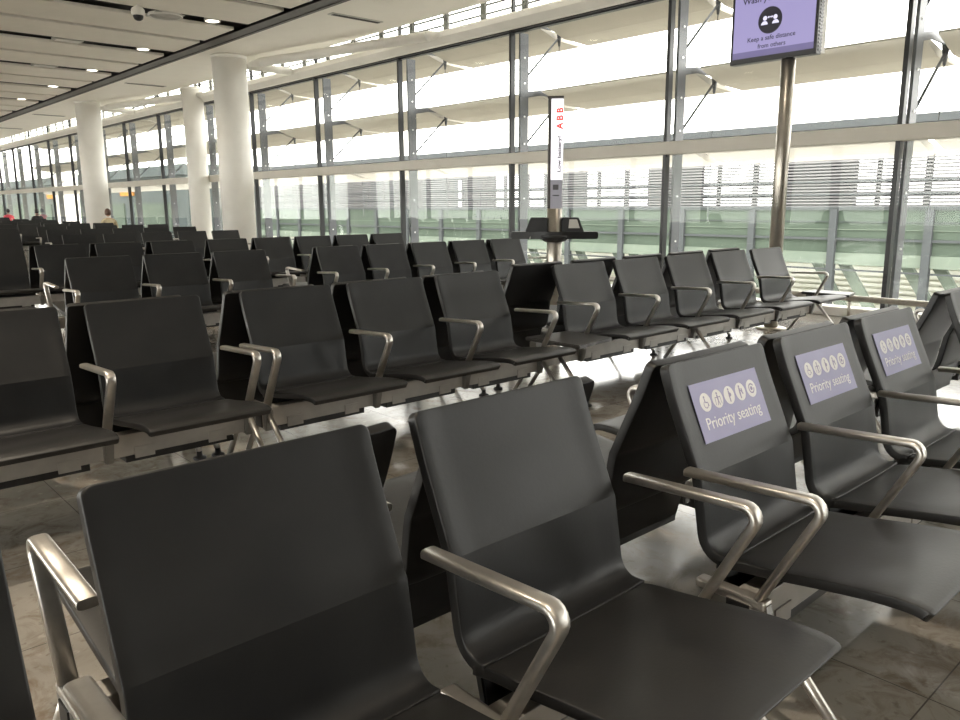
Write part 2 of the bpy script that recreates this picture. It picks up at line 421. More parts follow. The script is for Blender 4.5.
def sign_mesh():
    """lilac vinyl, five white pictogram discs and the words Priority seating"""
    b = MB()
    W0, W1, V0, V1 = .070, .412, .066, .225
    (p0, t0), (p1, t1) = back_point(V0), back_point(V1)
    o = Vector((W0, p1.x, p1.y)); ey = Vector((0, p0.x-p1.x, p0.y-p1.y)); ex = Vector((1, 0, 0))
    Hh = ey.length; nrm = ex.cross(ey.normalized()); w = W1-W0
    A = axes(o + nrm*.0024, ex, ey)
    t = bmesh.new(); bmesh.ops.create_cube(t, size=1)
    bmesh.ops.scale(t, vec=(w, Hh, .0016), verts=t.verts); bmesh.ops.translate(t, vec=(w/2, Hh/2, 0), verts=t.verts)
    b.add(t, M['lilac'], A)
    def flat(pts, m, z): b.poly([A @ Vector((x, y, z)) for x, y in pts], m)
    def disc(cx, cy, r, m, z, n=24, a0=0, a1=2*PI): flat([(cx+r*math.cos(a0+(a1-a0)*k/n), cy+r*math.sin(a0+(a1-a0)*k/n)) for k in range(n)], m, z)
    def stroke(x0, y0, x1, y1, wd, m, z):
        d = Vector((x1-x0, y1-y0)); n = Vector((-d.y, d.x)).normalized()*wd/2
        flat([(x0+n.x, y0+n.y), (x0-n.x, y0-n.y), (x1-n.x, y1-n.y), (x1+n.x, y1+n.y)], m, z)
    I = M['lilac_ink']; cy = Hh*.655; z1, z2 = .0014, .0020
    cs = [.052 + .0595*k for k in range(5)]
    for c in cs: disc(c, cy, .0255, M['sign_white'], z1)
    k = .0022
    # wheelchair user
    c = cs[0]; disc(c-.003, cy+.014, .0034, I, z2); stroke(c-.003, cy+.010, c-.002, cy-.001, .004, I, z2); stroke(c-.002, cy-.001, c+.008, cy-.001, .003, I, z2)
    stroke(c+.008, cy-.001, c+.011, cy-.012, .003, I, z2)
    for j in range(10):
        a, a2 = 2.0+j*.42, 2.0+(j+1)*.42
        stroke(c-.001+.0095*math.cos(a), cy-.006+.0095*math.sin(a), c-.001+.0095*math.cos(a2), cy-.006+.0095*math.sin(a2), k, I, z2)
    # person with crutches
    c = cs[1]; disc(c, cy+.015, .0034, I, z2); stroke(c, cy+.011, c, cy-.004, .006, I, z2); stroke(c, cy-.004, c-.005, cy-.018, .003, I, z2); stroke(c, cy-.004, c+.005, cy-.018, .003, I, z2)
    stroke(c-.012, cy+.004, c+.012, cy+.004, k, I, z2); stroke(c-.012, cy+.006, c-.014, cy-.016, k, I, z2); stroke(c+.012, cy+.006, c+.014, cy-.016, k, I, z2)
    # expectant mother
    c = cs[2]; disc(c, cy+.016, .0034, I, z2); stroke(c, cy+.012, c-.001, cy-.006, .006, I, z2); disc(c+.004, cy+.001, .0055, I, z2); stroke(c-.001, cy-.006, c-.001, cy-.019, .005, I, z2)
    # adult with infant
    c = cs[3]; disc(c-.003, cy+.015, .0036, I, z2); stroke(c-.003, cy+.011, c-.005, cy-.008, .007, I, z2); disc(c+.007, cy+.006, .003, I, z2); stroke(c-.002, cy+.004, c+.010, cy+.001, .003, I, z2)
    stroke(c-.005, cy-.008, c-.004, cy-.019, .005, I, z2); stroke(c+.004, cy+.002, c+.010, cy-.008, .005, I, z2)
    # hand / support ring
    c = cs[4]
    for j in range(12):
        a, a2 = j*PI/6, (j+1)*PI/6
        if j in (0,): continue
        stroke(c+.013*math.cos(a), cy+.013*math.sin(a), c+.013*math.cos(a2), cy+.013*math.sin(a2), .004, I, z2)
    disc(c, cy, .006, I, z2)
    t = fit(text_bm('Priority seating', .05), .278)
    b.add(t, M['sign_white'], A @ Matrix.Translation((.030, Hh*.20, .0012)))
    return b.mesh('priority_sign')
ME['sign'] = sign_mesh()

def beam_mesh(n, x0, x1):
    b = MB(); b.box(x0, x1, -.312, -.245, .228, .322, M['beam'], .004); b.box(x0-.004, x0+.002, -.308, -.249, .232, .318, M['black']); b.box(x1-.002, x1+.004, -.308, -.249, .232, .318, M['black'])
    for i in range(n):
        a = i*PITCHX
        b.box(a+.05, a+.13, -.316, -.312, .214, .262, M['beam']); b.box(a+.36, a+.44, -.316, -.312, .214, .262, M['beam'])
    return b.mesh('beam')
def tray_mesh(n):
    b = MB()
    for i in range(n):
        a = i*PITCHX
        b.box(a+.015, a+W-.015, -.310, -.20, .200, .228, M['black'], .003); b.prism([(-.165, .362), (-.19, .356), (-.225, .205), (-.205, .203)], 'x', a+.008, a+W-.008, M['black'], .004)
    return b.mesh('under_seat_tray')
TRAY = {}; BEAM = {}

def bench(label, x_left, y_top, n, rear=False, tables=(), signs=(), tall=(), legs=None, group=None, sx=1.0, sz=1.0, skip_arm=()):
    """x_left = world X of the left edge (as the seats run along +X) of the first seat; y_top = world Y of the top edge of the backs"""
    if rear: root = empty('waiting_bench', (x_left + ((n-1)*PITCHX + W)*sx, y_top, 0), PI)
    else: root = empty('waiting_bench', (x_left, y_top, 0))
    root.scale = (sx, 1, sz)
    tag(root, label, 'bench', group)
    g = (PITCHX-W)/2
    armx = [i*PITCHX - g for i in range(n+1)]
    x0, x1 = armx[0]-.02, armx[-1]+.02
    if 'left' in tables: x0 -= .30
    if 'right' in tables: x1 += .2
    key = (n, round(x0, 3), round(x1, 3))
    if key not in BEAM: BEAM[key] = beam_mesh(*key)
    if n not in TRAY: TRAY[n] = tray_mesh(n)
    put('beam', BEAM[key], root); put('under_seat_tray', TRAY[n], root)
    for i in range(n):
        put('seat', ME['seat'], root, (i*PITCHX, 0, 0))
        bk = put('backrest', ME['tall' if i in tall else 'backrest'], root, (i*PITCHX, 0, 0))
        if i in tall: bk['label'] = 'taller black backrest with rounded top corners'
        if i in signs:
            sg = put('priority_sign', ME['sign'], bk); sg['label'] = 'lilac sticker with five white pictograms reading Priority seating'
    for k, x in enumerate(armx):
        if k not in skip_arm: put('armrest', ME['arm'], root, (x, 0, 0))
        put('beam_bracket', ME['bracket'], root, (x, 0, 0))
    if legs is None:
        legs = [armx[0] - (.22 if 'left' in tables else -.0), armx[-1] + (.08 if 'right' in tables else 0)]
        if n >= 5: legs.append(armx[n//2])
    for x in legs:
        for a, f in (('legf', 'footf'), ('legr', 'footr')):
            l = put('leg', ME[a], root, (x, 0, 0)); put('foot', ME[f], l)
    if 'left' in tables: put('side_table', ME['table'], root, (armx[0]-.395, 0, 0)).scale.x = .84
    if 'right' in tables:
        tb = put('side_table', ME['table'], root, (armx[-1]+.005, 0, 0)); tb.scale.x = .58
    return root

# ------------------------------------------------------------------ the benches
# row A (nearest) and the priority row in line with it
bench('black bench nearest the camera, two big plain chairs in front of it all', .30-PITCHX*1.045, 1.213, 3, sx=1.045)
bench('black bench back to back behind the nearest plain chairs, facing away', .39, 1.255, 2, rear=True, sx=1.045, sz=.975)
bench('black bench of three chairs with lilac Priority seating signs on the backs', 1.68, 1.135, 3, signs=(0, 1, 2))
bench('black bench facing away directly behind the three Priority seating chairs', 1.685, 1.195, 3, rear=True, skip_arm=(3,))
bench('black bench cut off by the frame beyond the last Priority seating chair', 3.985, 1.19, 3)
bench('black bench facing away behind the one beyond the Priority seating chairs', 3.985, 1.25, 3, rear=True)
# row B
bench('black bench in the second row at the far left, ending in a free armrest', .995-PITCHX*2*1.03, 3.61, 3, sx=1.03)
bench('black bench facing away behind the left end of the second row', .94-PITCHX*2*1.03, 3.675, 3, rear=True, sx=1.03)
bench('black bench of three chairs in the middle of the second row', 1.70, 3.60, 3, sx=1.035)
bench('black bench facing away behind the middle bench of the second row', 1.645, 3.665, 3, rear=True, sx=1.035)
bench('black bench of five chairs with side tables at both ends, beside the steel pole', 4.02, 3.66, 5, tables=('left', 'right'), sx=1.125)
bench('black bench facing away behind the five chair bench with side tables', 3.69, 3.735, 5, rear=True, sx=1.015, sz=1.02)
# row C
bench('black bench in the third row left of the gap, three chairs', 1.825, 7.0, 3, sx=1.05)
bench('black bench facing away behind the left bench of the third row', 1.84, 7.07, 3, rear=True, sx=1.05)
bench('black bench of five chairs in the third row, in front of the charging post', 4.155, 7.0, 5, sx=1.012)
bench('black bench facing away behind the five chairs of the third row', 4.15, 7.07, 5, rear=True, sx=1.012)
# row D
bench('black bench in the fourth row with one taller rounded back', 1.60, 9.70, 4, tall=(0,), sx=1.06)
bench('black bench facing away behind the one with the taller back', 2.2, 9.80, 3, rear=True, sx=1.06)
bench('black bench of five chairs in the fourth row, behind the third row gap', 4.20, 9.70, 5, sx=1.06)
bench('black bench facing away behind the five chairs of the fourth row', 4.20, 9.77, 5, rear=True, sx=1.06)
# far rows
far = [(13.3, 6.33, 'fifth'), (16.5, 6.9, 'sixth'), (19.4, 7.43, 'seventh'), (22.4, 7.12, 'eighth'), (26.0, 7.3, 'ninth'), (29.5, 7.6, 'tenth'), (33.0, 8.10, 'eleventh'), (39.5, 8.25, 'twelfth')]
for y, xr, w in far:
    bench('black bench at the window end of the %s row back' % w, xr-4*PITCHX-W, y, 5)
    if y < 24: bench('black bench further from the window in the %s row back' % w, xr-4*PITCHX-W-.75-4*PITCHX+.0-W+.0, y, 5)
for y, xr, w in (far[3], far[6], far[7]):
    bench('black bench facing away at the window end of the %s row back' % w, xr-4*PITCHX-W, y+.08, 5, rear=True)

# ------------------------------------------------------------------ setting
XW = 9.0
def structure(o, label, cat): return tag(o, label, cat, None, 'structure')
b = MB(); b.box(-14, XW+.15, -8, 64, -.2, 0, M['floor']); structure(b.obj('floor'), 'polished grey brown granite tile floor', 'floor')
b = MB(); b.box(-14.2, -14, -8, 64, 0, .25, M['wall']); b.box(-14.2, -14, -8, 64, 4.1, 4.7, M['wall'])
for k in range(19): b.box(-14.2, -14, -8.1+4*k, -7.9+4*k, .25, 4.1, M['mullion'])
b.box(-14.11, -14.09, -8, 64, .25, 4.1, M['glass'])
structure(b.obj('wall_left'), 'glazed wall on the far side of the hall', 'wall')
b = MB(); b.box(-14, XW, -8.2, -8, 0, 4.7, M['wall_dark']); structure(b.obj('wall_back'), 'dark plain wall behind the viewer', 'wall')
b = MB(); b.box(-14, XW, 64, 64.2, 0, 4.7, M['wall']); structure(b.obj('wall_far'), 'plain plaster wall at the far end of the hall', 'wall')

# ceiling: soffit by the window, dark rail, slatted panels under a dark void
b = MB()
b.prism([(6.86, 4.2), (8.46, 4.2), (8.5, 4.24), (8.5, 4.86), (8.42, 4.86), (8.42, 4.32), (6.86, 4.32)], 'y', -8, 64, M['soffit'])
b.box(8.42, XW+.7, -8, 64, 4.86, 4.95, M['soffit'])
b.box(-14, 8.42, -8, 64, 4.62, 4.7, M['void'])
ceil = structure(b.obj('ceiling'), 'cream ceiling with long slatted panels and a plain soffit by the window', 'ceiling')
b = MB(); b.box(6.56, 6.86, -8, 64, 4.205, 4.26, M['rail']); b.box(6.80, 6.86, -8, 64, 4.19, 4.34, M['rail']); b.box(6.56, 6.60, -8, 64, 4.195, 4.5, M['rail'])
b.obj('ceiling_rail', ceil)
b = MB(); b.box(-14, 6.50, -.60, .60, 4.212, 4.262, M['ceil'], .005)
pm = b.mesh('ceiling_panel')
GAPS = []
for k in range(-6, 17):
    y0 = 13.06 + 3.14*k; GAPS.append(y0)
    for dy in (.865, 2.275): put('ceiling_panel', pm, ceil, (0, y0+dy, 0))

# window wall
MULL = [3.30 + 2.885*k for k in range(-4, 21)]
def trim(n, mb, label): return structure(mb.obj('trim_%d' % n), label, 'trim')
b = MB(); b.box(XW-.16, XW+.04, -8, 64, 1.88, 2.04, M['transom'], .012); trim(1, b, 'long beige horizontal transom across the window wall')
b = MB(); b.prism([(XW-.20, 3.86), (XW+.06, 3.86), (XW+.06, 4.06), (XW-.26, 4.06), (XW-.30, 4.02), (XW-.30, 3.95)], 'y', -8, 64, M['white']); b.box(XW-.04, XW+.05, -8, 64, 3.825, 3.845, M['mullion']); b.box(XW-.10, XW+.06, -8, 64, 3.846, 3.86, M['mullion'])
trim(2, b, 'white boxed head beam above the tall windows')
b = MB(); b.box(XW-.14, XW+.08, -8, 64, 0, .10, M['white'], .01); structure(b.obj('baseboard_window'), 'low pale kerb along the foot of the glass', 'baseboard')
for k, (a, c) in enumerate(zip(MULL, MULL[1:])):
    b = MB()
    b.box(XW-.008, XW+.008, a, c, .10, 1.885, M['glass']); b.box(XW-.008, XW+.008, a, c, 2.035, 3.83, M['glass'])
    b.box(XW-.008, XW+.008, a, c, 4.06, 4.86, M['glass'])
    w = structure(b.obj('window_%d' % (k+1)), 'tall glass bay of the window wall, split by the transom', 'window')
    b = MB(); b.box(XW-.07, XW+.02, a-.024, a+.024, .05, 3.86, M['mullion']); b.box(XW-.03, XW+.03, a-.024, a+.024, 4.06, 4.86, M['mullion']); b.obj('mullion', w)
    b = MB(); b.box(XW+.14, XW+.32, a-.018, a+.018, -.3, 3.86, M['fin'])
    for s in (-1, 1):
        b.box(XW+.14, XW+.32, a+s*.018, a+s*.024, -.3, -.1, M['fin'])
    for z in (.75, 1.35, 2.2, 2.62, 3.12, 3.5):
        b.cyl((XW+.23, a-.03, z), (XW+.23, a+.03, z), .013, M['bolt'], seg=10)
    f = b.obj('outer_fin', w)
    b = MB(); b.box(XW+.32, XW+.36, a+.0+.02, a+.14, 4.06, 4.9, M['pale']); b.box(XW+.32, XW+.36, a+.98, a+1.10, 4.06, 4.9, M['pale']); b.box(XW+.32, XW+.36, a+1.94, a+2.06, 4.06, 4.9, M['pale'])
    for z in (4.2, 4.34, 4.48, 4.62, 4.76): b.box(XW+.36, XW+.44, a, c, z, z+.010, M['pale'])
    b.obj('clerestory_screen', w)

# bumper rail in front of the glass
t = empty('bumper_rail', (XW-.32, 0, 0)); tag(t, 'low metal bumper rail running along the foot of the windows', 'rail')
b = MB(); b.cyl((0, -7.5, .235), (0, 62, .235), .032, M['alu']); b.obj('tube', t)
for k in range(22):
    b = MB(); y = 3.55 + 2.885*(k-3); b.cyl((0, y, 0), (0, y, .21), .016, M['steel'], seg=10); b.lathe([(.035, 0), (.035, .008)], M['steel'], 14, (0, y, 0)); b.obj('post', t)

# columns with their braces
def column(n, x, y, r, label, brace):
    b = MB(); b.cyl((x, y, 0), (x, y, 4.2), r, M['white'], seg=48); b.lathe([(r+.004, 4.14), (r+.012, 4.16), (r+.012, 4.2)], M['white'], 48, (x, y, 0))
    b.lathe([(r+.01, 0), (r+.01, .10), (r+.002, .11)], M['steel'], 48, (x, y, 0))
    o = structure(b.obj('column_%d' % n if False else 'column'), label, 'column')
    if brace:
        for (p, q, ra) in brace:
            b = MB(); p, q = Vector(p), Vector(q); m1, m2 = p.lerp(q, .08), p.lerp(q, .93)
            b.cyl(p, m1, .04, M['white'], ra, 20); b.cyl(m1, m2, ra, M['white'], ra, 20); b.cyl(m2, q, ra, M['white'], .035, 20); b.cyl(q-(q-p).normalized()*.06, q+(q-p).normalized()*.05, .045, M['white'], seg=16)
            b.obj('brace', o)
for n, (x, y) in enumerate(((7.46, 15.6), (7.50, 24.85), (7.5, 34.1))):
    if n == 2: continue
    column(n+1, x, y, .335, ['thick white round column nearest the camera, right of the other two', 'white round column farthest left, beside a person seated at its foot'][n],
           [((x+.28, y-.30, 4.04), (8.74, y-5.2, 4.0), .085), ((x+.33, y-.05, 4.04), (8.74, y-.3, 4.0), .075)])
column(3, 8.62, 20.2, .255, 'thinner white round column close to the glass, between the two thick ones', None)

# ceiling fittings
def fitting(name, mb, loc, label, cat, group=None): return tag(mb.obj(name, None, loc), label, cat, group)
ordn = ['nearest', 'second', 'third', 'fourth', 'fifth', 'sixth']
rg = MB(); rg.lathe([(.105, 0), (.13, .0), (.13, .05), (.105, .05)], M['white'], 28, ring=True); rg = rg.mesh('trim_ring')
lp = MB(); lp.lathe([(.104, .012), (.104, .02)], M['lamp'], 28); lp = lp.mesh('lamp')
def downlight(x, k, label, power, group=None):
    if label: t = empty('downlight', (x, 13.10 + 3.14*k, 4.24)); tag(t, label, 'downlight', group); put('trim_ring', rg, t); put('lamp', lp, t)
    else: t = put('unseen_lamp', rg, ceil, (x, 13.10 + 3.14*k, 4.24)); put('lamp', lp, t)      # unseen lamp out of frame, parented to the ceiling
    if power:
        L = bpy.data.lights.new('downlight_beam', 'SPOT'); L.energy = power; L.color = (1.0, .86, .68); L.spot_size = math.radians(110); L.spot_blend = .8; L.shadow_soft_size = .10
        o = bpy.data.objects.new('downlight_beam', L); COL.objects.link(o); o.parent = t; o.location = (0, 0, -.01)
for k in range(6): downlight(6.02, k, '%s round downlight glowing in a dark ceiling gap, counting away from the camera' % ordn[k], 40)
for k in range(-3, 11):
    for x in (.4, -5.2):
        if x < 0 or k > 0: downlight(x, k, None, 150)  # unseen rows added so light off the floor brightens the ceiling
for k in range(-5, 0):
    for x in (6.02, .4): downlight(x, k, None, 170 if x < 1 else 25)
t = empty('dome_camera', (4.66, 12.66, 4.212)); t.scale = (.64, .64, .64); tag(t, 'white dome security camera hanging from the ceiling', 'camera')
b = MB(); b.lathe([(.03, -.02), (.05, -.03), (.125, -.075), (.15, -.12), (.15, -.22), (.135, -.24)], M['white'], 32); b.lathe([(.03, 0), (.03, -.03)], M['white'], 16); b.obj('housing', t)
b = MB(); b.lathe([(.115, -.235), (.112, -.28), (.09, -.325), (.05, -.35), (.01, -.357)], M['black'], 32); b.obj('dome', t)
t = empty('ceiling_speaker', (5.24, 13.08, 4.205)); t.scale = (.9, .9, .9); tag(t, 'oval pale ceiling grille beside the dome camera', 'speaker')
b = MB(); b.lathe([(.26, 0), (.29, -.02), (.29, .03), (.26, .03)], M['white'], 36, ring=True); b.obj('rim', t)
b = MB()
for i in range(7):
    b.lathe([(.03+.033*i, -.012), (.045+.033*i, -.012), (.045+.033*i, -.004), (.03+.033*i, -.004)], M['grille'], 30, ring=True)
b.box(-.25, .25, -.25, .25, .0, .012, M['grille']); b.obj('grille', t)
for k, (x, y) in enumerate(((4.66, 16.2), (5.05, 19.34))):
    b = MB(); b.box(-.24, .24, -.13, .13, -.02, .03, M['grille'], .006); b.box(-.2, .2, -.09, .09, -.026, -.02, M['white'])
    fitting('air_vent', b, (x, y, 4.24), ['nearer small rectangular vent panel in a dark ceiling gap', 'farther small rectangular vent panel in a dark ceiling gap'][k], 'vent')
for k, (y, w) in enumerate(((11.18, 'nearest'), (20.4, 'second'), (29.0, 'third'), (34.6, 'farthest'))):
    b = MB(); b.box(7.07, 8.03, y-.075, y+.075, 4.185, 4.199, M['grille'], .003); b.box(7.11, 7.99, y-.045, y+.045, 4.181, 4.186, M['void'])
    fitting('slot_diffuser', b, (0, 0, 0), '%s dark slot air diffuser in the plain soffit' % w, 'diffuser')

# ------------------------------------------------------------------ screen on its pole
SX, SY = 7.48, 3.83; K = SX/6.9
t = empty('display_screen', (SX, SY, 0)); tag(t, 'lilac information screen on a tall steel pole, showing a safe distance notice', 'screen')
def zz(z): return 1.246 + (z-1.246)*K
Y0, Y1, Z0, Z1 = 4.05*K-SY, 3.245*K-SY, zz(2.49), zz(2.49)+1.30
b = MB(); b.cyl((.02, 0, 0), (.02, 0, Z0+.5), .066, M['steel'], seg=36); b.lathe([(.15, 0), (.15, .012), (.09, .02)], M['steel'], 36, (.02, 0, 0)); b.obj('pole', t)
xf = -.085
b = MB(); b.box(xf, xf+.10, Y1, Y0, Z0, Z1, M['bezel'], .008)
for k in range(40):
    z = Z0+.03+k*.032; b.box(xf+.03, xf+.09, Y1-.006, Y1+.002, z, z+.016, M['bezel'])
b.box(xf+.10, xf+.19, Y1+.005, Y0-.005, Z0+.02, Z1-.02, M['grille'], .006)
b.obj('casing', t)
b = MB(); A = axes((xf-.0015, Y0, Z0), (0, -1, 0), (0, 0, 1)); WS = Y0-Y1
def rect(x0, x1, y0, y1, m, z): b.poly([A @ Vector(p) for p in ((x0, y0, z), (x1, y0, z), (x1, y1, z), (x0, y1, z))], m)
mg = .028
rect(mg, WS-mg, .05, 1.27, M['screen'], 0.0); rect(mg, WS-mg, .05, .108, M['screen_band'], .0008)
def sdisc(cx, cy, r, m, z, n=32, a0=0, a1=2*PI): b.poly([A @ Vector((cx+r*math.cos(a0+(a1-a0)*k/(n-1 if a1-a0 < 6 else n)), cy+r*math.sin(a0+(a1-a0)*k/(n-1 if a1-a0 < 6 else n)), z)) for k in range(n)], m)
def at(y, z): return (4.04-y)*K+.03, (z-2.515)*K
cx, cy = at(3.695, 2.852); R = .112*K
sdisc(cx, cy, R, M['screen_ink'], .0012)
for s in (-1, 1):
    sdisc(cx+s*.052, cy+.022, .021, M['screen_white'], .002, 18); sdisc(cx+s*.056, cy-.036, .034, M['screen_white'], .002, 16, 0, PI)
rect(cx-.022, cx+.022, cy+.024, cy+.032, M['screen_white'], .002)
for s in (-1, 1): b.poly([A @ Vector(p) for p in ((cx+s*.03, cy+.028, .002), (cx+s*.014, cy+.04, .002), (cx+s*.014, cy+.016, .002))], M['screen_white'])
def sline(body, y0, y1, z, m='screen_ink'):
    x0, yy = at(y0, z); x1, _ = at(y1, z); b.add(fit(text_bm(body, .06, .012), x1-x0), M[m], A @ Matrix.Translation((x0, yy, .0016)))
sline('Keep a safe distance', 3.90, 3.455, 2.692); sline('from others', 3.80, 3.54, 2.628); sline('Wash your hands', 3.965, 3.43, 3.018)
b.obj('screen', t)

# ------------------------------------------------------------------ charging post
px, py = 5.86, 5.32
t = empty('charging_post', (px, py, 0)); tag(t, 'tall steel phone charging post with white lit sign and black shelf wings', 'charging station')
vd = Vector((px, py, 0)).normalized(); side = Vector((vd.y, -vd.x, 0))   # the lit face turned to the hall
ang = math.atan2(side.y, side.x); t.scale = (.69, .69, 1)
r = .108
b = MB(); b.lathe([(r, 0), (r, 1.21)], M['steel'], 36); b.lathe([(.2, 0), (.2, .015), (r, .02)], M['dark_steel'], 36)
b.obj('post', t)
b = MB(); b.box(-.108, -.062, -.05, .07, 1.21, 2.25, M['dark_steel'], .008); b.box(-.118, .11, -.06, .075, 2.25, 2.27, M['dark_steel'], .006)
b.obj('sign_spine', t, (0, 0, 0), ang)
b = MB(); b.box(-.064, .108, -.055, .06, 1.485, 2.245, M['lightbox'], .012)
L1 = axes((0, 0, 0), (1, 0, 0), (0, 0, 1))
Av = axes((.075, -.0575, 1.56), (0, 0, 1), (-1, 0, 0))
b.add(fit(text_bm('Low battery?', .07, .03), .34), M['ink'], Av)
Ar = axes((.098, -.0575, 1.96), (0, 0, 1), (-1, 0, 0))
tb = fit(text_bm('A B B', .08, .03), .20); b.add(tb, M['red'], Ar @ Matrix.Diagonal((1, 1.5, 1, 1)))
b.obj('lit_sign', t, (0, 0, 0), ang)
b = MB(); b.box(-.064, .100, -.052, .055, 1.21, 1.485, M['notice'], .004); b.box(-.03, .05, -.0535, -.052, 1.39, 1.44, M['ink']); b.box(-.03, .06, -.0535, -.052, 1.33, 1.342, M['ink'])
b.obj('notice_panel', t, (0, 0, 0), ang)
b = MB()
b.prism([(.10, .08), (.30, .14), (.62, .12), (.62, -.10), (.30, -.13), (.1, -.17), (-.1, -.17), (-.30, -.13), (-.62, -.10), (-.62, .12), (-.30, .14), (-.10, .08)], 'z', .915, .985, M['shell'], .01)
b.lathe([(.14, .885), (.24, .93), (.24, .95)], M['black'], 30)
b.obj('shelf', t, (0, 0, 0), ang)
for s in (-1, 1):
    b = MB()
    pts = [(s*.10, .985), (s*.42, .985), (s*.34, 1.125), (s*.10, 1.125)]
    b.prism(pts, 'y', -.08, .08, M['black'], .008)
    if s > 0: b.prism([(s*.20, 1.02), (s*.36, 1.02), (s*.32, 1.105), (s*.21, 1.105)], 'y', -.083, -.079, M['grille'])
    o = b.obj('charging_panel', t, (0, 0, 0), ang)
b = MB(); b.sweep(arc_path([(-.33, -.10, .95), (-.36, -.14, .90), (-.34, -.14, .94)], .01), .008, .008, M['grille'], wdir=(0, 1, 0), seg=8); b.obj('cable', t, (0, 0, 0), ang)

# ------------------------------------------------------------------ outside
b = MB(); b.box(XW+.6, 260, -80, 220, -4.6, -4.5, M['apron']); b.box(-200, -14.4, -80, 220, -4.6, -4.5, M['apron']); structure(b.obj('ground'), 'pale concrete apron outside the windows', 'ground')
# sunshade blades per bay
rows = [('upper', 4.03, 3.85), ('middle', 3.01, 2.83), ('lower', 1.99, 1.81)]
bays = [(k, MULL[k], MULL[k+1]) for k in range(1, 17)]
def blade_mesh(z0, z1, L):
    b = MB(); b.prism([(XW+.58, z0+.01), (XW+.60, z0+.035), (XW+1.0, z0-.03), (XW+1.7, z1+.02), (XW+1.7, z1), (XW+1.1, z1+.03)], 'y', .09, L-.06, M['blade']); return b.mesh('sunshade_blade')
def bracket_meshes(z0):
    b = MB(); b.prism([(XW+.30, z0+.0), (XW+.62, z0+.04), (XW+1.3, z0-.02), (XW+1.3, z0-.05), (XW+.62, z0-.04), (XW+.30, z0-.10)], 'y', -.012, .012, M['fin']); a = b.mesh('bracket')
    b = MB(); b.cyl((XW+.30, 0, z0-.80), (XW+1.05, 0, z0-.12), .017, M['fin'], seg=8); b.cyl((XW+1.05, 0, z0-.26), (XW+1.05, 0, z0-.02), .016, M['fin'], .05, 10); c = b.mesh('tie_rod')
    b = MB(); b.cyl((XW+1.05, 0, z0-.955), (XW+1.05, 0, z0-.2), .006, M['fin'], seg=6); d = b.mesh('cable'); return a, c, d
for name, z0, z1 in rows:
    bm_ = blade_mesh(z0, z1, 2.885); br = bracket_meshes(z0)
    for j, (k, a, c) in enumerate(bays):
        lab = '%s pale sunshade blade outside window bay %d from the right edge' % (name, j+1)
        o = tag(put('sunshade_blade', bm_, None, (0, a, 0)), lab, 'sunshade')
        o['group'] = '%s sunshade blades outside the glass' % name
        put('bracket', br[0], o)
        if name != 'lower': put('tie_rod', br[1], o)
        put('cable', br[2], o)

# glazed walkway across the apron
GX = 20.0
w = empty('glazed_walkway', (GX, 20, -4.5)); tag(w, 'long pale green glazed walkway with louvred upper storey outside the windows', 'building')
def wk(mb, name): 
    o = mb.obj(name, w); o.location = (-GX, -20, 4.5); return o
WY0, WY1 = -14, 44
b = MB(); b.box(GX, GX+.1, WY0, WY1, .36, 1.10, M['green']); b.box(GX+.02, GX+.1, WY0, WY1, .03, .36, M['green']); b.box(GX-.02, GX+.3, WY0, WY1, -.26, .03, M['green_pale']); wk(b, 'glass_panel')
b = MB(); b.box(GX-.05, GX, WY0, WY1, .34, .40, M['slate']); b.box(GX-.05, GX, WY0, WY1, 1.08, 1.13, M['slate']); b.box(GX-.03, GX, WY0, WY1, .78, .80, M['slate']); b.box(GX-.03, GX, WY0, WY1, .60, .615, M['green_pale']); b.box(GX-.05, GX, WY0, WY1, -.41, -.37, M['slate']); b.box(GX-.05, GX, WY0, WY1, -1.15, -1.11, M['slate']); wk(b, 'rail')
k = 0
y = WY0 + .72
while y < WY1:
    b = MB(); b.box(GX-.10, GX+.06, y-.09, y+.09, -4.5, 1.1, M['slate']); wk(b, 'post')
    b = MB(); s = .11
    for e in (-.15, .62): b.prism([(y+e+.14, -.2), (y+e-.14, -.2), (y+e-1.9, -2.9), (y+e-1.62, -2.9)], 'x', GX+.3+e*.2, GX+.45+e*.2, M['green_pale'])
    wk(b, 'brace')
    y += 2.2; k += 1
# upper louvre storey
b = MB()
n = 15
for i in range(n):
    z = 1.15 + i*.078
    b.prism([(GX-.02, z), (GX+.10, z+.030), (GX+.10, z+.060), (GX-.02, z+.030)], 'y', WY0, WY1, M['louvre'])
for i in (0, 4, 8): b.box(GX-.06, GX, WY0, WY1, 1.13+i*.078, 1.165+i*.078, M['slate'])
wk(b, 'louvre_bank')
y = WY0 + .3; k = 0
while y < WY1:
    b = MB(); wd = (.10, .22, .14)[k % 3]; b.box(GX+.12, GX+.22, y-wd/2, y+wd/2, 1.1, 2.36, M['louvre']); wk(b, 'louvre_post')
    if k % 3 == 0:
        b = MB(); b.box(GX+.14, GX+.2, y+.5, y+2.4, 1.13, 2.36, M['pale']); wk(b, 'backing_panel')
    y += (1.3, 1.9, 1.1)[k % 3]; k += 1
b = MB(); b.box(GX-.15, GX+4, WY0, WY1, 3.05, 3.22, M['slate']); b.box(GX+.5, GX+3.6, WY0, WY1, 3.22, 3.3, M['louvre']); wk(b, 'roof')
b = MB()
for i in range(26):
    z = -4.2 + i*.15; b.box(GX+3.0, GX+3.12, WY0, WY1, z, z+.085, M['louvre_w'])
wk(b, 'lower_louvre_bank')
b = MB(); b.box(GX+3.2, GX+3.3, WY0, WY1, -4.5, -.1, M['louvre_w']); wk(b, 'back_panel')

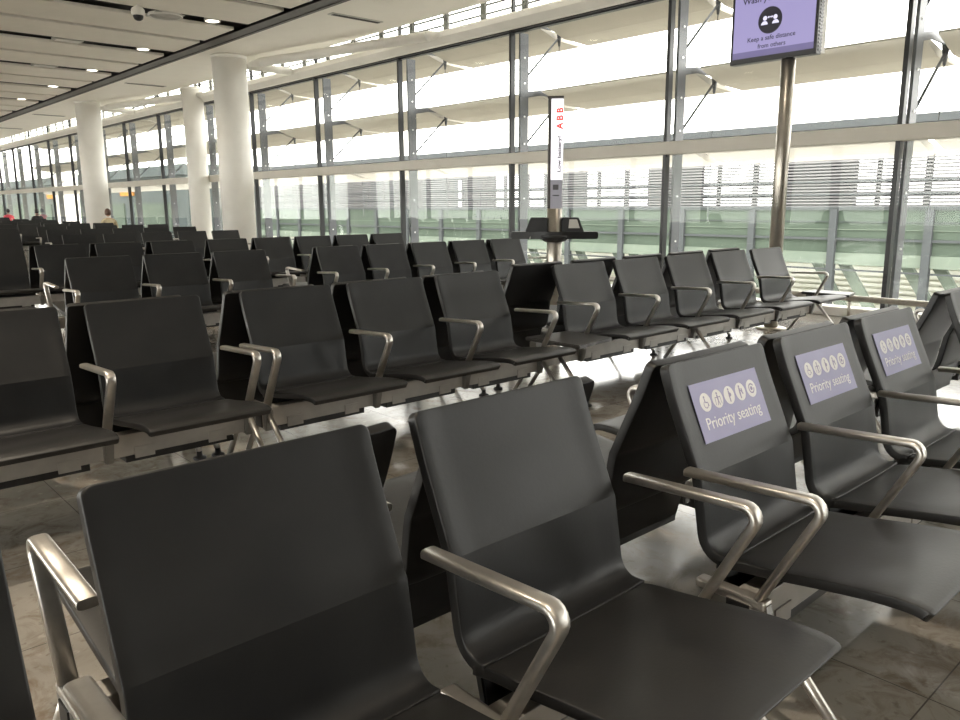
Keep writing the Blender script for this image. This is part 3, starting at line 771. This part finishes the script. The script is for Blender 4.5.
# far terminal building and outside column
w2 = empty('terminal_building', (19, 80, -4.5)); tag(w2, 'dull grey terminal building far along the outside of the glass', 'building')
def wt(mb, name): o = mb.obj(name, w2); o.location = (-19, -80, 4.5); return o
b = MB(); b.box(19.0, 40, 46.2, 150, -4.5, 3.1, M['terminal']); wt(b, 'wall')
b = MB(); b.box(18.6, 40.5, 46.1, 150, 3.1, 3.7, M['terminal']); wt(b, 'roof')
b = MB()
for i in range(7): b.box(18.9, 19.0, 48+i*9, 55+i*9, -.2, 1.5, M['green'])
wt(b, 'window_band')
b = MB(); b.box(18.9, 19.0, 68, 76, 2.0, 2.6, M['orange']); b.box(18.9, 19.0, 55, 57.5, 2.0, 2.5, M['orange']); wt(b, 'orange_panel')
b = MB(); b.cyl((11.75, 43.6, -4.5), (11.75, 43.6, 3.4), .56, M['white'], seg=40); structure(b.obj('column'), 'pale round column standing outside the glass at far left', 'column')

# ------------------------------------------------------------------ people on the far benches
def person(x, y, cloth, hair, label, face=1, trousers='cl_navy', bun=False):
    """seated figure, seat at z .42, facing +Y when face=1"""
    V = [(0, 0, .52), (0, -.02, .68), (0, -.01, .86), (0, .01, 1.0), (0, .02, 1.07),       # 0 pelvis .. 4 neck
         (-.17, .0, .97), (-.23, .05, .73), (-.19, .26, .66), (-.14, .34, .62),            # left arm
         (.17, .0, .97), (.23, .05, .73), (.19, .26, .66), (.14, .34, .62),                # right arm
         (-.10, .05, .50), (-.12, .42, .50), (-.12, .44, .10), (-.12, .56, .06),           # left leg
         (.10, .05, .50), (.12, .42, .50), (.12, .44, .10), (.12, .56, .06)]
    E = [(0, 1), (1, 2), (2, 3), (3, 4), (3, 5), (5, 6), (6, 7), (7, 8), (3, 9), (9, 10), (10, 11), (11, 12), (0, 13), (13, 14), (14, 15), (15, 16), (0, 17), (17, 18), (18, 19), (19, 20)]
    R = [.15, .135, .145, .10, .055, .065, .05, .04, .03, .065, .05, .04, .03, .09, .07, .048, .045, .09, .07, .048, .045]
    me = bpy.data.meshes.new('person'); me.from_pydata(V, E, [])
    o = bpy.data.objects.new('person', me); COL.objects.link(o)
    m = o.modifiers.new('skin', 'SKIN'); m.use_smooth_shade = True
    for i, sv in enumerate(me.skin_vertices[0].data): sv.radius = (R[i], R[i]*.85); sv.use_root = i == 0
    s = o.modifiers.new('sub', 'SUBSURF'); s.levels = 2; s.render_levels = 2
    dg = bpy.context.evaluated_depsgraph_get(); me2 = bpy.data.meshes.new_from_object(o.evaluated_get(dg))
    bpy.data.objects.remove(o)
    bm = bmesh.new(); bm.from_mesh(me2)
    # head with face, one mesh with the body
    hd = bmesh.new(); bmesh.ops.create_uvsphere(hd, u_segments=28, v_segments=20, radius=1)
    for v in hd.verts:
        c = v.co; c.x *= .076*(1-.12*max(0, -c.z)); c.z *= .115; c.y *= .098
        fx, fz = c.x, c.z
        if c.y > 0:
            if abs(fx) < .014 and -.035 < fz < .02: c.y += .016*(1-abs(fx)/.014)*(.03+(-fz if fz < 0 else 0))/.05
            if abs(abs(fx)-.03) < .016 and .0 < fz < .03: c.y -= .006
            if abs(fx) < .025 and -.06 < fz < -.045: c.y += .003
        if abs(abs(c.x)-.074) < .008 and abs(c.y) < .02 and abs(c.z) < .028: c.x *= 1.16
        c += Vector((0, .035, 1.205))
    hm = bpy.data.meshes.new('h'); hd.to_mesh(hm); hd.free(); bm.from_mesh(hm); bpy.data.meshes.remove(hm)
    for f in bm.faces:
        c = f.calc_center_median(); f.smooth = True
        if c.z > 1.045: f.material_index = 1
        elif c.y > .27 and c.z > .55 and abs(c.x) < .25 and c.z < .70: f.material_index = 1
        elif c.z < .56 and not (c.y < .1 and c.z > .52): f.material_index = 2
        else: f.material_index = 0
    me2.materials.clear()
    bm.to_mesh(me2); bm.free()
    for q in (cloth, 'skin', trousers): me2.materials.append(M[q])
    p = put('person', me2, None, (x, y, -.01), 0 if face > 0 else PI); p.scale = (.92, .92, .92); tag(p, label, 'person')
    hb = bmesh.new(); bmesh.ops.create_uvsphere(hb, u_segments=26, v_segments=18, radius=1)
    for v in hb.verts:
        v.co.x *= .086; v.co.y *= .108; v.co.z *= .122; 
    bmesh.ops.delete(hb, geom=[v for v in hb.verts if v.co.z < -.085 or (v.co.y > .045 and v.co.z < .035)], context='VERTS')
    bmesh.ops.translate(hb, vec=(0, .028, 1.215), verts=hb.verts)
    bmesh.ops.recalc_face_normals(hb, faces=hb.faces[:]); bmesh.ops.solidify(hb, geom=hb.faces[:], thickness=.012)
    for f in hb.faces: f.smooth = True
    q = MB(); q.add(hb, M[hair]); q.obj('hair', p)
    return p
person(7.15, 22.4+.08+.36, 'cl_tan', 'hair_brown', 'person with brown hair and tan top seated near the white column')
person(7.92, 33.0+.08+.36, 'cl_black', 'hair_black', 'person with black hair and dark top seated on a far bench')
person(8.32, 39.5+.08+.36-.0, 'cl_red', 'hair_black', 'person in a red top seated on the farthest bench')

# ------------------------------------------------------------------ light
wd = bpy.data.worlds.new('overcast'); scene.world = wd; wd.use_nodes = True
bg = wd.node_tree.nodes['Background']; bg.inputs['Color'].default_value = (1.0, 0.975, 0.93, 1); bg.inputs['Strength'].default_value = 4.0

vs = scene.view_settings
vs.view_transform = 'Standard'; vs.look = 'None'; vs.gamma = 1.0; vs.exposure = 1.25; vs.use_curve_mapping = False
cy_ = scene.cycles
cy_.use_denoising = True; cy_.max_bounces = 10; cy_.diffuse_bounces = 6; cy_.glossy_bounces = 5; cy_.transparent_max_bounces = 24
cy_.sample_clamp_indirect = 8.0
